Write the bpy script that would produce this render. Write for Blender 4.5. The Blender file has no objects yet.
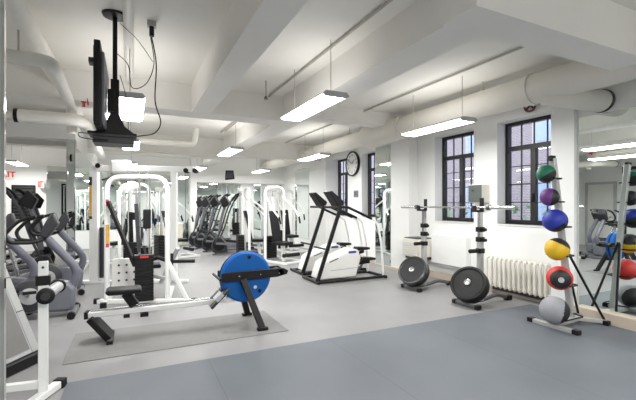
import bpy, bmesh, math, random
from mathutils import Vector, Matrix
random.seed(4)
PI = math.pi
S = bpy.context.scene
COL = S.collection
V = Vector

# ------------------------------------------------------------------ materials
def lin(c):
    c = c/255.0
    return c/12.92 if c <= .04045 else ((c+.055)/1.055)**2.4
def rgb(r, g, b): return (lin(r), lin(g), lin(b), 1)
def mat(name, col, rough=.5, metal=0, var=.06, scale=6, emit=0, spec=.5, bump=0, stretch=None):
    m = bpy.data.materials.new(name); m.use_nodes = True
    nt = m.node_tree; b = nt.nodes['Principled BSDF']
    b.inputs['Roughness'].default_value = rough
    b.inputs['Metallic'].default_value = metal
    b.inputs['Specular IOR Level'].default_value = spec
    tc = nt.nodes.new('ShaderNodeTexCoord')
    n = nt.nodes.new('ShaderNodeTexNoise'); n.inputs['Scale'].default_value = scale
    n.inputs['Detail'].default_value = 4
    if stretch:
        mp = nt.nodes.new('ShaderNodeMapping'); mp.inputs['Scale'].default_value = stretch
        nt.links.new(tc.outputs['Object'], mp.inputs[0]); nt.links.new(mp.outputs[0], n.inputs['Vector'])
    else:
        nt.links.new(tc.outputs['Object'], n.inputs['Vector'])
    r = nt.nodes.new('ShaderNodeValToRGB')
    r.color_ramp.elements[0].position = .3; r.color_ramp.elements[1].position = .7
    r.color_ramp.elements[0].color = tuple(max(0, x*(1-var)) for x in col[:3])+(1,)
    r.color_ramp.elements[1].color = tuple(min(1, x*(1+var)) for x in col[:3])+(1,)
    nt.links.new(n.outputs[0], r.inputs[0]); nt.links.new(r.outputs[0], b.inputs['Base Color'])
    if emit:
        b.inputs['Emission Color'].default_value = (1, 1, .98, 1)
        b.inputs['Emission Strength'].default_value = emit
    if bump:
        bp = nt.nodes.new('ShaderNodeBump'); bp.inputs['Strength'].default_value = bump
        bp.inputs['Distance'].default_value = .01
        nt.links.new(n.outputs[0], bp.inputs['Height']); nt.links.new(bp.outputs[0], b.inputs['Normal'])
    return m
def mirror_mat():
    m = bpy.data.materials.new('mirror'); m.use_nodes = True
    b = m.node_tree.nodes['Principled BSDF']
    b.inputs['Base Color'].default_value = (.80, .86, .84, 1)
    b.inputs['Metallic'].default_value = 1; b.inputs['Roughness'].default_value = .0
    return m
def glass_mat():
    m = bpy.data.materials.new('glass'); m.use_nodes = True
    nt = m.node_tree; nt.nodes.clear()
    o = nt.nodes.new('ShaderNodeOutputMaterial'); mx = nt.nodes.new('ShaderNodeMixShader')
    t = nt.nodes.new('ShaderNodeBsdfTransparent'); g = nt.nodes.new('ShaderNodeBsdfGlossy')
    t.inputs[0].default_value = (.93, .95, .97, 1); g.inputs['Roughness'].default_value = .02
    lw = nt.nodes.new('ShaderNodeLayerWeight'); lw.inputs[0].default_value = .3
    f = nt.nodes.new('ShaderNodeMath'); f.operation = 'MULTIPLY_ADD'; f.inputs[1].default_value = .25; f.inputs[2].default_value = .03
    nt.links.new(lw.outputs['Facing'], f.inputs[0])
    nt.links.new(f.outputs[0], mx.inputs[0]); nt.links.new(t.outputs[0], mx.inputs[1])
    nt.links.new(g.outputs[0], mx.inputs[2]); nt.links.new(mx.outputs[0], o.inputs[0])
    return m
def brick_mat(name, c1, c2, mortar, scale):
    m = bpy.data.materials.new(name); m.use_nodes = True
    nt = m.node_tree; b = nt.nodes['Principled BSDF']; b.inputs['Roughness'].default_value = .9
    tc = nt.nodes.new('ShaderNodeTexCoord'); sp = nt.nodes.new('ShaderNodeSeparateXYZ'); cb = nt.nodes.new('ShaderNodeCombineXYZ')
    br = nt.nodes.new('ShaderNodeTexBrick')
    nt.links.new(tc.outputs['Object'], sp.inputs[0]); nt.links.new(sp.outputs['Y'], cb.inputs[0]); nt.links.new(sp.outputs['Z'], cb.inputs[1])
    nt.links.new(cb.outputs[0], br.inputs['Vector'])
    br.inputs['Color1'].default_value = c1; br.inputs['Color2'].default_value = c2; br.inputs['Mortar'].default_value = mortar
    br.inputs['Scale'].default_value = scale; br.inputs['Mortar Size'].default_value = .03
    nt.links.new(br.outputs[0], b.inputs['Base Color'])
    return m
def rubber_floor_mat():
    m = bpy.data.materials.new('rubber_flooring'); m.use_nodes = True
    nt = m.node_tree; b = nt.nodes['Principled BSDF']; b.inputs['Roughness'].default_value = .55
    b.inputs['Specular IOR Level'].default_value = .35
    tc = nt.nodes.new('ShaderNodeTexCoord')
    br = nt.nodes.new('ShaderNodeTexBrick'); br.offset = 0
    br.inputs['Scale'].default_value = 1; br.inputs['Brick Width'].default_value = 1.22; br.inputs['Row Height'].default_value = 40
    br.inputs['Mortar Size'].default_value = .003
    br.inputs['Color1'].default_value = rgb(96, 101, 107); br.inputs['Color2'].default_value = rgb(88, 93, 101)
    br.inputs['Mortar'].default_value = rgb(78, 83, 90)
    mp = nt.nodes.new('ShaderNodeMapping'); mp.inputs['Location'].default_value = (.6, 10, 0)
    n = nt.nodes.new('ShaderNodeTexNoise'); n.inputs['Scale'].default_value = 260; n.inputs['Detail'].default_value = 2
    n2 = nt.nodes.new('ShaderNodeTexNoise'); n2.inputs['Scale'].default_value = 1.3
    mx = nt.nodes.new('ShaderNodeMixRGB'); mx.blend_type = 'OVERLAY'; mx.inputs[0].default_value = .35
    mx2 = nt.nodes.new('ShaderNodeMixRGB'); mx2.blend_type = 'OVERLAY'; mx2.inputs[0].default_value = .25
    nt.links.new(tc.outputs['Object'], mp.inputs[0]); nt.links.new(mp.outputs[0], br.inputs['Vector'])
    nt.links.new(tc.outputs['Object'], n.inputs['Vector']); nt.links.new(tc.outputs['Object'], n2.inputs['Vector'])
    nt.links.new(br.outputs[0], mx.inputs[1]); nt.links.new(n.outputs[0], mx.inputs[2])
    nt.links.new(mx.outputs[0], mx2.inputs[1]); nt.links.new(n2.outputs[0], mx2.inputs[2])
    nt.links.new(mx2.outputs[0], b.inputs['Base Color'])
    return m

M = dict(
    wall=mat('white_paint', rgb(232, 232, 230), .75, var=.015, scale=2),
    ceil=mat('ceiling_paint', rgb(230, 227, 220), .85, var=.035, scale=1.1, bump=.15),
    beam=mat('beam_paint', rgb(228, 225, 220), .85, var=.03, scale=1.5, bump=.1),
    duct=mat('duct_paint', rgb(216, 212, 203), .6, var=.03, scale=3),
    pipe=mat('pipe_paint', rgb(226, 223, 216), .5, var=.03, scale=8),
    conduit=mat('conduit_paint', rgb(170, 166, 156), .6),
    floor=mat('vinyl_floor', rgb(134, 133, 133), .45, var=.05, scale=2.2, spec=.35),
    rmat=mat('grey_mat', rgb(116, 115, 113), .7, var=.05, scale=12),
    rubber=rubber_floor_mat(),
    tan=mat('tan_baseboard', rgb(186, 172, 156), .6),
    white=mat('white_powder_coat', rgb(236, 236, 234), .3, var=.01),
    offwhite=mat('offwhite_plastic', rgb(222, 221, 216), .4, var=.02),
    cream=mat('cream_enamel', rgb(220, 216, 204), .45, var=.02),
    black=mat('black_plastic', rgb(14, 13, 14), .5, var=.1, spec=.3),
    blackm=mat('black_steel', rgb(20, 16, 16), .45, var=.1, spec=.3),
    pad=mat('black_vinyl', rgb(14, 14, 16), .55, spec=.3, var=.1, bump=.1, scale=40),
    dgrey=mat('dark_grey_plastic', rgb(46, 46, 50), .45),
    grey=mat('grey_plastic', rgb(108, 108, 114), .4),
    lgrey=mat('light_grey_plastic', rgb(178, 178, 180), .4),
    steel=mat('brushed_steel', rgb(190, 190, 190), .25, metal=1, var=.05),
    dsteel=mat('dark_steel', rgb(110, 110, 112), .3, metal=.8, var=.1),
    chrome=mat('chrome', rgb(225, 225, 225), .08, metal=1, var=.02),
    silver=mat('silver_paint', rgb(176, 176, 174), .35, metal=.3),
    blue=mat('blue_plastic', rgb(0, 88, 168), .5, var=.03, spec=.3),
    frame=mat('black_window_frame', rgb(16, 14, 15), .4),
    red=mat('red_paint', rgb(196, 40, 44), .5),
    exitred=mat('exit_red', rgb(206, 36, 28), .5, emit=0),
    yellow=mat('yellow_decal', rgb(224, 168, 60), .5, var=.15, scale=20),
    pink=mat('pink_decal', rgb(190, 70, 100), .5),
    diff=mat('lamp_diffuser', rgb(250, 250, 246), .5, emit=9, var=0),
    screen=mat('screen', rgb(46, 52, 56), .15),
    shell=mat('bike_shell', rgb(104, 106, 114), .35, var=.04),
    purple_grey=mat('bike_neck', rgb(98, 98, 110), .35, var=.04),
    beige=mat('beige_laminate', rgb(206, 200, 182), .5),
    bgreen=mat('ball_green', rgb(8, 104, 78), .55), bblack=mat('ball_black', rgb(22, 20, 22), .55),
    bpurple=mat('ball_purple', rgb(94, 44, 118), .55), bblue=mat('ball_blue', rgb(22, 42, 150), .55),
    byellow=mat('ball_yellow', rgb(216, 172, 16), .55), bred=mat('ball_red', rgb(200, 42, 36), .55),
    bgrey=mat('ball_grey', rgb(142, 143, 148), .55),
    mirror=mirror_mat(), glass=glass_mat(),
    brick=brick_mat('outside_brick', rgb(140, 120, 124), rgb(120, 104, 112), rgb(176, 170, 172), 5),
    leaf=mat('leaf', rgb(92, 132, 84), .7, var=.3, scale=9),
    skyglass=mat('outside_window_glass', rgb(150, 165, 190), .15),
    stone=mat('outside_stone', rgb(176, 172, 172), .8),
    wallgreen=mat('box_green_grey', rgb(74, 80, 75), .45),
)

# ------------------------------------------------------------------ mesh builder
class MB:
    def __init__(s): s.bm = bmesh.new()
    def _hull(s, vs, faces):
        v = [s.bm.verts.new(p) for p in vs]
        for f in faces: s.bm.faces.new([v[i] for i in f])
    def box(s, x0, x1, y0, y1, z0, z1):
        s._hull([(x, y, z) for z in (z0, z1) for x, y in ((x0, y0), (x1, y0), (x1, y1), (x0, y1))],
                [(3, 2, 1, 0), (4, 5, 6, 7), (0, 1, 5, 4), (1, 2, 6, 5), (2, 3, 7, 6), (3, 0, 4, 7)])
        return s
    def bar(s, p, q, w, h, up=(0, 0, 1)):
        p, q = V(p), V(q); d = (q-p).normalized(); up = V(up)
        if abs(d.dot(up)) > .98: up = V((0, 1, 0))
        a = d.cross(up).normalized()*w/2; b = a.cross(d).normalized()*h/2
        pts = [c+i*a+j*b for c in (p, q) for i, j in ((-1, -1), (1, -1), (1, 1), (-1, 1))]
        s._hull(pts, [(3, 2, 1, 0), (4, 5, 6, 7), (0, 1, 5, 4), (1, 2, 6, 5), (2, 3, 7, 6), (3, 0, 4, 7)])
        return s
    def ring_sweep(s, pts, radii, seg=12, cap=True):
        pts = [V(p) for p in pts]; n = len(pts); prev = None; up = None
        for i, p in enumerate(pts):
            t = (pts[min(i+1, n-1)]-pts[max(i-1, 0)])
            if t.length < 1e-9: t = V((0, 0, 1))
            t.normalize()
            if up is None:
                up = V((0, 0, 1)) if abs(t.z) < .9 else V((1, 0, 0))
            a = (up-t*up.dot(t)).normalized(); up = a; b = t.cross(a)
            ring = [s.bm.verts.new(p+radii[i]*(math.cos(2*PI*k/seg)*a+math.sin(2*PI*k/seg)*b)) for k in range(seg)]
            if prev:
                for k in range(seg):
                    s.bm.faces.new((prev[k], prev[(k+1) % seg], ring[(k+1) % seg], ring[k]))
            elif cap: s.bm.faces.new(ring[::-1])
            prev = ring
        if cap: s.bm.faces.new(prev)
        return s
    def cyl(s, p, q, r, r2=None, seg=16):
        return s.ring_sweep([p, q], [r, r if r2 is None else r2], seg)
    def tube(s, pts, r, fil=.0, seg=10):
        pts = [V(p) for p in pts]; out = [pts[0]]
        for i in range(1, len(pts)-1):
            a, b, c = pts[i-1], pts[i], pts[i+1]
            if fil <= 0: out.append(b); continue
            f = min(fil, (a-b).length*.49, (c-b).length*.49)
            p0 = b+(a-b).normalized()*f; p1 = b+(c-b).normalized()*f
            for k in range(7):
                t = k/6; out.append(p0*(1-t)**2+b*2*t*(1-t)+p1*t*t)
        out.append(pts[-1])
        return s.ring_sweep(out, [r]*len(out), seg)
    def lathe(s, prof, origin=(0, 0, 0), axis=(0, 0, 1), seg=32):
        ax = V(axis).normalized(); o = V(origin)
        u = ax.orthogonal().normalized(); w = ax.cross(u)
        prev = None
        for (r, z) in prof:
            ring = [s.bm.verts.new(o+ax*z+max(r, 1e-4)*(math.cos(2*PI*k/seg)*u+math.sin(2*PI*k/seg)*w)) for k in range(seg)]
            if prev:
                for k in range(seg): s.bm.faces.new((prev[k], prev[(k+1) % seg], ring[(k+1) % seg], ring[k]))
            else: s.bm.faces.new(ring[::-1])
            prev = ring
        s.bm.faces.new(prev)
        return s
    def prism(s, poly, a, b, plane='xz'):
        def P(u, v, w):
            return {'xz': (u, w, v), 'yz': (w, u, v), 'xy': (u, v, w)}[plane]
        A = [s.bm.verts.new(P(u, v, a)) for u, v in poly]; B = [s.bm.verts.new(P(u, v, b)) for u, v in poly]
        n = len(poly)
        s.bm.faces.new(A); s.bm.faces.new(B[::-1])
        for i in range(n): s.bm.faces.new((A[i], B[i], B[(i+1) % n], A[(i+1) % n]))
        return s
    def quadslab(s, p0, p1, p2, p3, t):
        p0, p1, p2, p3 = map(V, (p0, p1, p2, p3)); n = (p1-p0).cross(p3-p0).normalized()*t
        vs = [p0, p1, p2, p3, p0-n, p1-n, p2-n, p3-n]
        s._hull(vs, [(0, 1, 2, 3), (7, 6, 5, 4), (0, 4, 5, 1), (1, 5, 6, 2), (2, 6, 7, 3), (3, 7, 4, 0)])
        return s
    def sphere(s, c, r, seg=24, sc=(1, 1, 1)):
        bmesh.ops.create_uvsphere(s.bm, u_segments=seg, v_segments=seg//2, radius=r,
                                  matrix=Matrix.Translation(c) @ Matrix.Diagonal((*sc, 1)))
        return s
    def build(s, name, material, parent=None, bevel=0, sub=0, mats=None, each=False):
        if each:
            seen = set(); out = []
            for v0 in list(s.bm.verts):
                if v0 in seen: continue
                st = [v0]; isl = []; seen.add(v0)
                while st:
                    v = st.pop(); isl.append(v)
                    for e in v.link_edges:
                        w_ = e.other_vert(v)
                        if w_ not in seen: seen.add(w_); st.append(w_)
                idx = {v: i for i, v in enumerate(isl)}
                n_ = MB(); nv = [n_.bm.verts.new(v.co) for v in isl]
                for f in {f for v in isl for f in v.link_faces}: n_.bm.faces.new([nv[idx[v]] for v in f.verts])
                out.append(n_.build(name, material, parent, bevel))
            s.bm.free(); return out[0]
        bmesh.ops.recalc_face_normals(s.bm, faces=s.bm.faces)
        me = bpy.data.meshes.new(name); s.bm.to_mesh(me); s.bm.free()
        for p in me.polygons: p.use_smooth = True
        me.set_sharp_from_angle(angle=math.radians(38))
        me.materials.append(material)
        for m in (mats or []): me.materials.append(m)
        o = bpy.data.objects.new(name, me); COL.objects.link(o)
        if parent: o.parent = parent
        if bevel:
            b = o.modifiers.new('bevel', 'BEVEL'); b.width = bevel; b.segments = 2; b.limit_method = 'ANGLE'; b.angle_limit = math.radians(40)
        return o

def tag(o, label=None, cat=None, group=None, kind=None):
    if label: o['label'] = label
    if cat: o['category'] = cat
    if group: o['group'] = group
    if kind: o['kind'] = kind
    return o
def thing(name, label, cat, loc=(0, 0, 0), rz=0, group=None):
    o = bpy.data.objects.new(name, None); COL.objects.link(o)
    o.empty_display_size = .1; o.location = loc; o.rotation_euler = (0, 0, rz)
    return tag(o, label, cat, group)
def copy_tree(root, loc, rz, label, group=None):
    def rec(o, par):
        c = o.copy(); COL.objects.link(c); c.parent = par
        for ch in list(o.children): rec(ch, c)
        return c
    r = rec(root, None); r.location = loc; r.rotation_euler = (0, 0, rz); r['label'] = label
    if group: r['group'] = group
    return r
def struct(name, mb, m, parent=None, bevel=0):
    o = mb.build(name, m, parent, bevel); o['kind'] = 'structure'; return o
def font(name, body, size, m, parent, loc, rot, ext=.002):
    c = bpy.data.curves.new(name, 'FONT'); c.body = body; c.size = size; c.extrude = ext
    c.align_x = 'CENTER'; c.align_y = 'CENTER'; c.offset = .006 if name == 'sign_letters' else 0; c.materials.append(m)
    o = bpy.data.objects.new(name, c); COL.objects.link(o); o.parent = parent
    bpy.context.view_layer.update()
    me = bpy.data.meshes.new_from_object(o.evaluated_get(bpy.context.evaluated_depsgraph_get()))
    bpy.data.objects.remove(o); o = bpy.data.objects.new(name, me); COL.objects.link(o); o.parent = parent
    o.location = loc; o.rotation_euler = rot
    return o

H = 3.15
XL, XR, YF, YB = -4.2, 5.3, -3.5, 14.3
# ------------------------------------------------------------------ room shell
struct('floor', MB().box(XL-.3, XR+.3, YF-.3, YB+.3, -.12, 0), M['floor'])
struct('ceiling', MB().box(XL-.3, XR+.3, YF-.3, YB+.3, H, H+.15), M['ceil'])
struct('rubber_flooring', MB().box(-.46, 5.04, -3.4, 3.57, 0, .008), M['rubber'])
struct('wall_left', MB().box(XL-.3, XL, YF-.3, YB+.3, 0, H), M['wall'])
struct('wall_back', MB().box(XL, XR, YB, YB+.3, 0, H), M['wall'])
struct('wall_front', MB().box(XL, XR, YF-.3, YF, 0, H), M['wall'])
W = [(3.38, 4.33), (4.8, 5.75), (7.55, 8.4), (9.1, 10.0)]
SILL, HEAD = 1.1, 2.72
mb = MB(); y = YF-.3
for a, b in W:
    mb.box(XR, XR+.3, y, a, 0, H); mb.box(XR, XR+.3, a, b, 0, SILL); mb.box(XR, XR+.3, a, b, HEAD, H); y = b
mb.box(XR, XR+.3, y, YB+.3, 0, H)
struct('wall_right', mb, M['wall'])
for i, (a, b) in enumerate(W):
    gx = XR+.22
    f = MB(); t = .055; tz = HEAD-.42
    f.box(gx-.03, gx+.05, a, a+t, SILL, HEAD).box(gx-.03, gx+.05, b-t, b, SILL, HEAD)
    f.box(gx-.03, gx+.05, a+t, b-t, SILL, SILL+t+.01).box(gx-.03, gx+.05, a+t, b-t, HEAD-t, HEAD)
    f.box(gx-.03, gx+.05, a+t, b-t, tz-.035, tz+.035)
    mid = (a+b)/2 + (.0 if i != 0 else .0)
    f.box(gx-.025, gx+.045, mid-.04, mid+.04, SILL+t, tz-.03)
    for q in (.25, .5, .75):   # transom muntins
        yy = a+t+(b-a-2*t)*q
        f.box(gx, gx+.02, yy-.008, yy+.008, tz, HEAD-t)
    for q in (.25, .75):
        yy = a+t+(b-a-2*t)*q
        f.box(gx, gx+.02, yy-.008, yy+.008, SILL+t, tz)
    for k in range(1, 4):
        zz = SILL+t+(tz-SILL-t)*k/4
        f.box(gx, gx+.02, a+t, b-t, zz-.008, zz+.008)
    w = struct('window_%d' % (i+1), f, M['frame'])
    MB().box(gx+.008, gx+.012, a+.01, b-.01, SILL+.01, HEAD-.01).build('window_pane', M['glass'], w)
    MB().box(gx-.05, gx-.03, mid-.012, mid+.012, SILL+.35, SILL+.37).bar((gx-.05, mid, SILL+.36), (gx-.05, mid-.02, SILL+.48), .015, .02).build('window_handle', M['blackm'], w)
    struct('trim_%d' % (i+1), MB().box(XR-.015, gx-.03, a-.0, b+.0, SILL-.02, SILL), M['wall'])
# near furred wall, columns
struct('wall_mirror_backing', MB().box(5.09, XR, YF, 2.97, 0, H), M['wall'])
struct('column_near', MB().box(5.03, XR, 2.97, 3.27, 0, H), M['wall'])
struct('column_middle', MB().box(5.08, XR, 6.25, 7.46, 0, H), M['wall'])
struct('column_far', MB().box(5.08, XR, 10.0, 12.35, 0, H), M['wall'])
struct('trim_5', MB().box(4.99, 5.09, YF, 2.96, 0, .135), M['tan'], bevel=.004)
struct('baseboard_right', MB().box(XR-.03, XR, 3.27, 6.25, 0, .12).box(XR-.03, XR, 7.46, 10, 0, .12).box(5.05, 5.08, 6.25, 7.46, 0, .06), M['tan'])
struct('soffit_back', MB().box(1.85, XR, 13.95, YB, 2.2, H), M['wall'])
struct('pilaster_back', MB().box(1.84, 2.05, 14.0, YB, 0, 2.2), M['wall'])
struct('wall_partition', MB().box(-1.04, -.925, 8.25, 13.2, 0, H), M['wall'])
struct('beam_header', MB().box(XL, -.9, 8.0, 8.25, 2.55, 2.82), M['wall'])
# mirrors
def mirror(name, mb, label, group=None, trim=None):
    o = mb.build(name, M['mirror']); tag(o, label, 'mirror', group)
    if trim: trim.build('edge_trim', M['chrome'], o, each=True)
    return o
mirror('mirror_panel', MB().box(5.08, 5.09, YF+.1, 2.95, .135, 2.5), 'large wall mirror right of the ball rack, above a tan baseboard')
mirror('mirror_panel', MB().box(5.07, 5.08, 6.86, 7.44, .06, 2.72), 'tall narrow mirror on the column behind the nearer stair climber')
mirror('mirror_panel', MB().box(5.07, 5.08, 11.15, 12.3, .3, 2.6), 'wall mirror on the far window wall beyond the stair climbers')
for x0, x1, lb in ((-.95, .4, 'back wall mirror directly beside the end of the left partition'), (.42, 1.82, 'back wall mirror behind the cable tower, left of the white pilaster'),
                   (2.08, 3.66, 'wide back wall mirror right of the white pilaster, behind the ellipticals'), (4.2, 4.72, 'narrow back wall mirror near the far right corner'),
                   (-2.35, -1.75, 'narrow mirror on the back wall right of the black slatted board')):
    mirror('mirror_panel', MB().box(x0, x1, YB-.02, YB-.005, .1 if x0 > 0 else .6, 2.18 if x0 > 1.9 else 2.6), lb,
           trim=MB().box(x0-.02, x0, YB-.025, YB-.005, .1, 2.18))
mirror('mirror_panel', MB().box(-.925, -.915, 8.3, 13.15, .1, 2.45), 'long mirror covering the side of the left partition')
o = MB().box(-1.03, -.905, 8.0, 8.25, 0, 2.55).build('column_cladding', M['mirror']); tag(o, 'slim mirror-clad column under the white header beam', 'column')
MB().box(-.92, -.9, 7.985, 8.005, 0, 2.55).box(-1.035, -1.015, 7.985, 8.005, 0, 2.55).build('edge_trim', M['chrome'], o, each=True)
o = MB().box(-1.5, -.715, 2.95, 2.975, 0, H).build('mirror_partition', M['mirror']); tag(o, 'floor to ceiling mirror panel with chrome edge at the left frame edge', 'mirror')
MB().box(-.716, -.7, 2.945, 2.98, 0, H).build('edge_trim', M['chrome'], o, each=True)

# beams
struct('beam_1', MB().box(.78, 1.05, YF, 5.85, 2.75, H+.01), M['beam'])
struct('beam_2', MB().box(2.2, 2.6, 2.2, YB, 2.8, H+.01), M['beam'])
struct('beam_3', MB().box(2.1, XR, 1.88, 2.2, 2.75, H+.01), M['beam'])
struct('beam_4', MB().box(XL, 2.2, 5.85, 6.25, 2.76, H+.01), M['beam'])
struct('beam_5', MB().box(XL, XR, 10.3, 10.6, 2.72, H+.01), M['beam'])
struct('beam_6', MB().box(2.6, XR, 6.0, 6.3, 2.9, H+.01), M['beam'])

# ------------------------------------------------------------------ duct and pipes
dz, dx = 2.84, 4.5
t = thing('ventilation_duct', 'large round cream ventilation duct running along the window wall', 'duct', (dx, 0, dz))
MB().cyl((0, -3.4, 0), (0, 5.7, 0), .185, seg=28).cyl((0, 5.7, 0), (0, 6.05, 0), .2, .23, seg=28).cyl((0, 6.05, 0), (0, 6.9, 0), .23, seg=28).cyl((0, 6.9, 0), (0, 13.9, 0), .17, seg=28).build('duct_pipe', M['duct'], t)
mb = MB()
for yy, r in ((3.15, .2), (5.7, .215), (1.2, .195), (9.2, .18), (11.5, .18)): mb.cyl((0, yy-.025, 0), (0, yy+.025, 0), r, seg=28)
mb.build('joint_ring', M['duct'], t, each=True)
b = MB().tube([(0, 3.0, -.1), (.1, 2.72, -.2), (.6, 2.66, -.2)], .13, .15, 20).build('branch_duct', M['duct'], t)
MB().cyl((.53, 2.66, -.2), (.56, 2.66, -.2), .137, seg=24).build('dark_band', M['dgrey'], b)
for yy in (3.9, 7.6): MB().cyl((-.02, yy, .18), (-.02, yy, .31), .008).box(-.06, .02, yy-.03, yy+.03, .17, .2).build('hanger', M['conduit'], t, each=True)
def pipe(label, pts, r, m='pipe', fil=.12, name='ceiling_pipe', cat='pipe', **k):
    o = MB().tube(pts, r, fil, 16).build(name, M[m]); return tag(o, label, cat)
p = pipe('white insulated pipe with an elbow near the left ceiling', [(-3.5, 4.2, 2.7), (-.66, 4.2, 2.7), (-.72, 6.0, 2.7), (-.72, 6.05, 2.35)], .06)
MB().cyl((-.9, 4.2, 2.7), (-.9, 4.2, H), .008).build('hanger', M['conduit'], p, each=True)
p = pipe('thick white pipe below the elbow pipe, turning towards the back', [(-1.24, 5.7, 2.47), (-.56, 5.7, 2.47), (-.6, 9.6, 2.47)], .08, fil=.2)
MB().cyl((-1.26, 5.7, 2.47), (-1.22, 5.7, 2.47), .083).build('dark_end_band', M['black'], p)
MB().cyl((-1.4, 5.7, 2.47), (-1.26, 5.7, 2.47), .045).build('pipe_stub', M['pipe'], p)
pipe('broad white pipe along the ceiling at the upper left corner', [(-.86, -1, 3.02), (-.86, 7.9, 3.02)], .09)
v = thing('valve', 'small red shutoff valve on the white pipe at the left', 'valve', (-.74, 5.9, 2.77))
MB().cyl((0, 0, 0), (.14, 0, 0), .02).build('stem', M['pipe'], v)
MB().cyl((.14, 0, 0), (.2, 0, 0), .025).cyl((.17, 0, -.01), (.17, 0, -.08), .015).build('valve_body', M['red'], v)
MB().lathe([(.05, 0), (.06, .008), (.05, .016)], (.21, 0, .0), (1, 0, 0), 20).build('hand_wheel', M['red'], v)
pipe('thin conduit on the ceiling above the hanging screen, running to the back', [(-.03, 1.2, 3.08), (-.03, 5.8, 3.08)], .042)
pipe('white ceiling pipe crossing in front of the far beam', [(0.0, 8.9, 2.74), (1.25, 8.9, 2.74), (1.3, 8.9, 3.1)], .06)
pipe('long white pipe crossing the room above the weight machines', [(-.9, 10.1, 2.62), (2.3, 10.1, 2.62)], .05)
pipe('thin grey conduit above the middle row of lamps', [(1.96, 2.0, 3.125), (1.96, 9, 3.125)], .014, 'conduit')
pipe('thin grey conduit above the row of lamps beside the duct', [(3.84, 2.4, 3.125), (3.84, 10, 3.125)], .014, 'conduit')
pipe('short bent white pipe at the top of the ceiling', [(2.15, 2.05, 3.1), (2.5, 2.05, 3.1), (2.53, 1.7, 3.1)], .018, fil=.05)
pipe('thin cross conduit above the far cable tower', [(.1, 6.9, 3.12), (1.9, 6.9, 3.12), (1.9, 9.2, 3.12)], .014, 'conduit')
for (x, yy, l) in ((2.35, 8.2, 'small sprinkler head under the far ceiling near the duct'), (1.7, 5.2, 'small sprinkler head left of the middle lamp')):
    s_ = thing('sprinkler_head', l, 'sprinkler', (x, yy, H))
    MB().cyl((0, 0, 0), (0, 0, -.22), .01).build('drop_pipe', M['conduit'], s_)
    MB().cyl((0, 0, -.22), (0, 0, -.26), .018, .03).build('nozzle', M['dsteel'], s_)

# ------------------------------------------------------------------ lamps
LZ = 2.5
def lamp_proto():
    t = thing('ceiling_lamp', 'x', 'lamp')
    MB().prism([(-.15, .02), (-.12, .055), (.12, .055), (.15, .02)], -.61, .61).build('housing', M['offwhite'], t)
    bpy.context.view_layer.update()
    for o in t.children:  # prism made along y
        pass
    MB().prism([(-.145, .018), (-.115, 0), (.115, 0), (.145, .018)], -.605, .605).build('diffuser', M['diff'], t)
    MB().prism([(-.15, .02), (-.12, -.002), (.12, -.002), (.15, .02), (.12, .056), (-.12, .056)], -.625, -.607).prism([(-.15, .02), (-.12, -.002), (.12, -.002), (.15, .02), (.12, .056), (-.12, .056)], .607, .625).build('end_cap', M['lgrey'], t, each=True)
    for yy in (-.5, .5): MB().cyl((0, yy, .05), (0, yy, H-LZ-.02), .005, seg=6).build('chain', M['conduit'], t, each=True)
    return t
lp = lamp_proto()
lamps = [(1.87, 4.06, 'middle hanging fluorescent lamp nearest the camera, on two chains'),
         (-.02, 5.0, 'hanging fluorescent lamp directly behind the hanging screen'),
         (-.02, 8.0, 'hanging fluorescent lamp over the white multi gym, behind the first'),
         (-.02, 12.1, 'far hanging fluorescent lamp at the left row end'),
         (1.87, 8.15, 'second lamp of the middle row, hanging above the rower'),
         (1.87, 12.2, 'last lamp of the middle row, above the cable tower end'),
         (3.98, 4.3, 'hanging fluorescent lamp beside the duct near the first window'),
         (3.85, 8.2, 'hanging fluorescent lamp beside the duct above the stair climbers'),
         (3.85, 12.3, 'hanging fluorescent lamp at the far end of the duct'),
         (-2.8, 12.9, 'lone fluorescent lamp in the left bay near the exit sign'),
         (-2.8, 5.0, 'fluorescent lamp of the left bay seen only in mirrors'),
         (-.02, .4, 'ceiling lamp behind the viewpoint on the left'),
         (1.87, .2, 'ceiling lamp behind the viewpoint in the middle'),
         (3.98, .2, 'ceiling lamp behind the viewpoint beside the duct'),
         (1.87, -2.4, 'ceiling lamp at the front wall')]
for i, (x, yy, l) in enumerate(lamps):
    o = lp if i == 0 else copy_tree(lp, (x, yy, LZ), 0, l)
    o.location = (x, yy, LZ); o['label'] = l; o['group'] = 'hanging fluorescent lamps'
    L = bpy.data.lights.new('lamp_light', 'AREA'); L.shape = 'RECTANGLE'; L.size = .26; L.size_y = 1.18
    L.energy = 15; L.color = (1, .995, .985)
    lo = bpy.data.objects.new('lamp_light', L); COL.objects.link(lo); lo.parent = o; lo.location = (0, 0, -.006)
    U = bpy.data.lights.new('ceiling_fill_light', 'AREA'); U.shape = 'RECTANGLE'; U.size = .2; U.size_y = 1.1; U.energy = 2.4; U.color = (1, .995, .985)  # upward fill added above each housing to brighten the ceiling
    uo = bpy.data.objects.new('ceiling_fill_light', U); COL.objects.link(uo); uo.parent = o; uo.location = (0, 0, .06); uo.rotation_euler = (PI, 0, 0)

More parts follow.
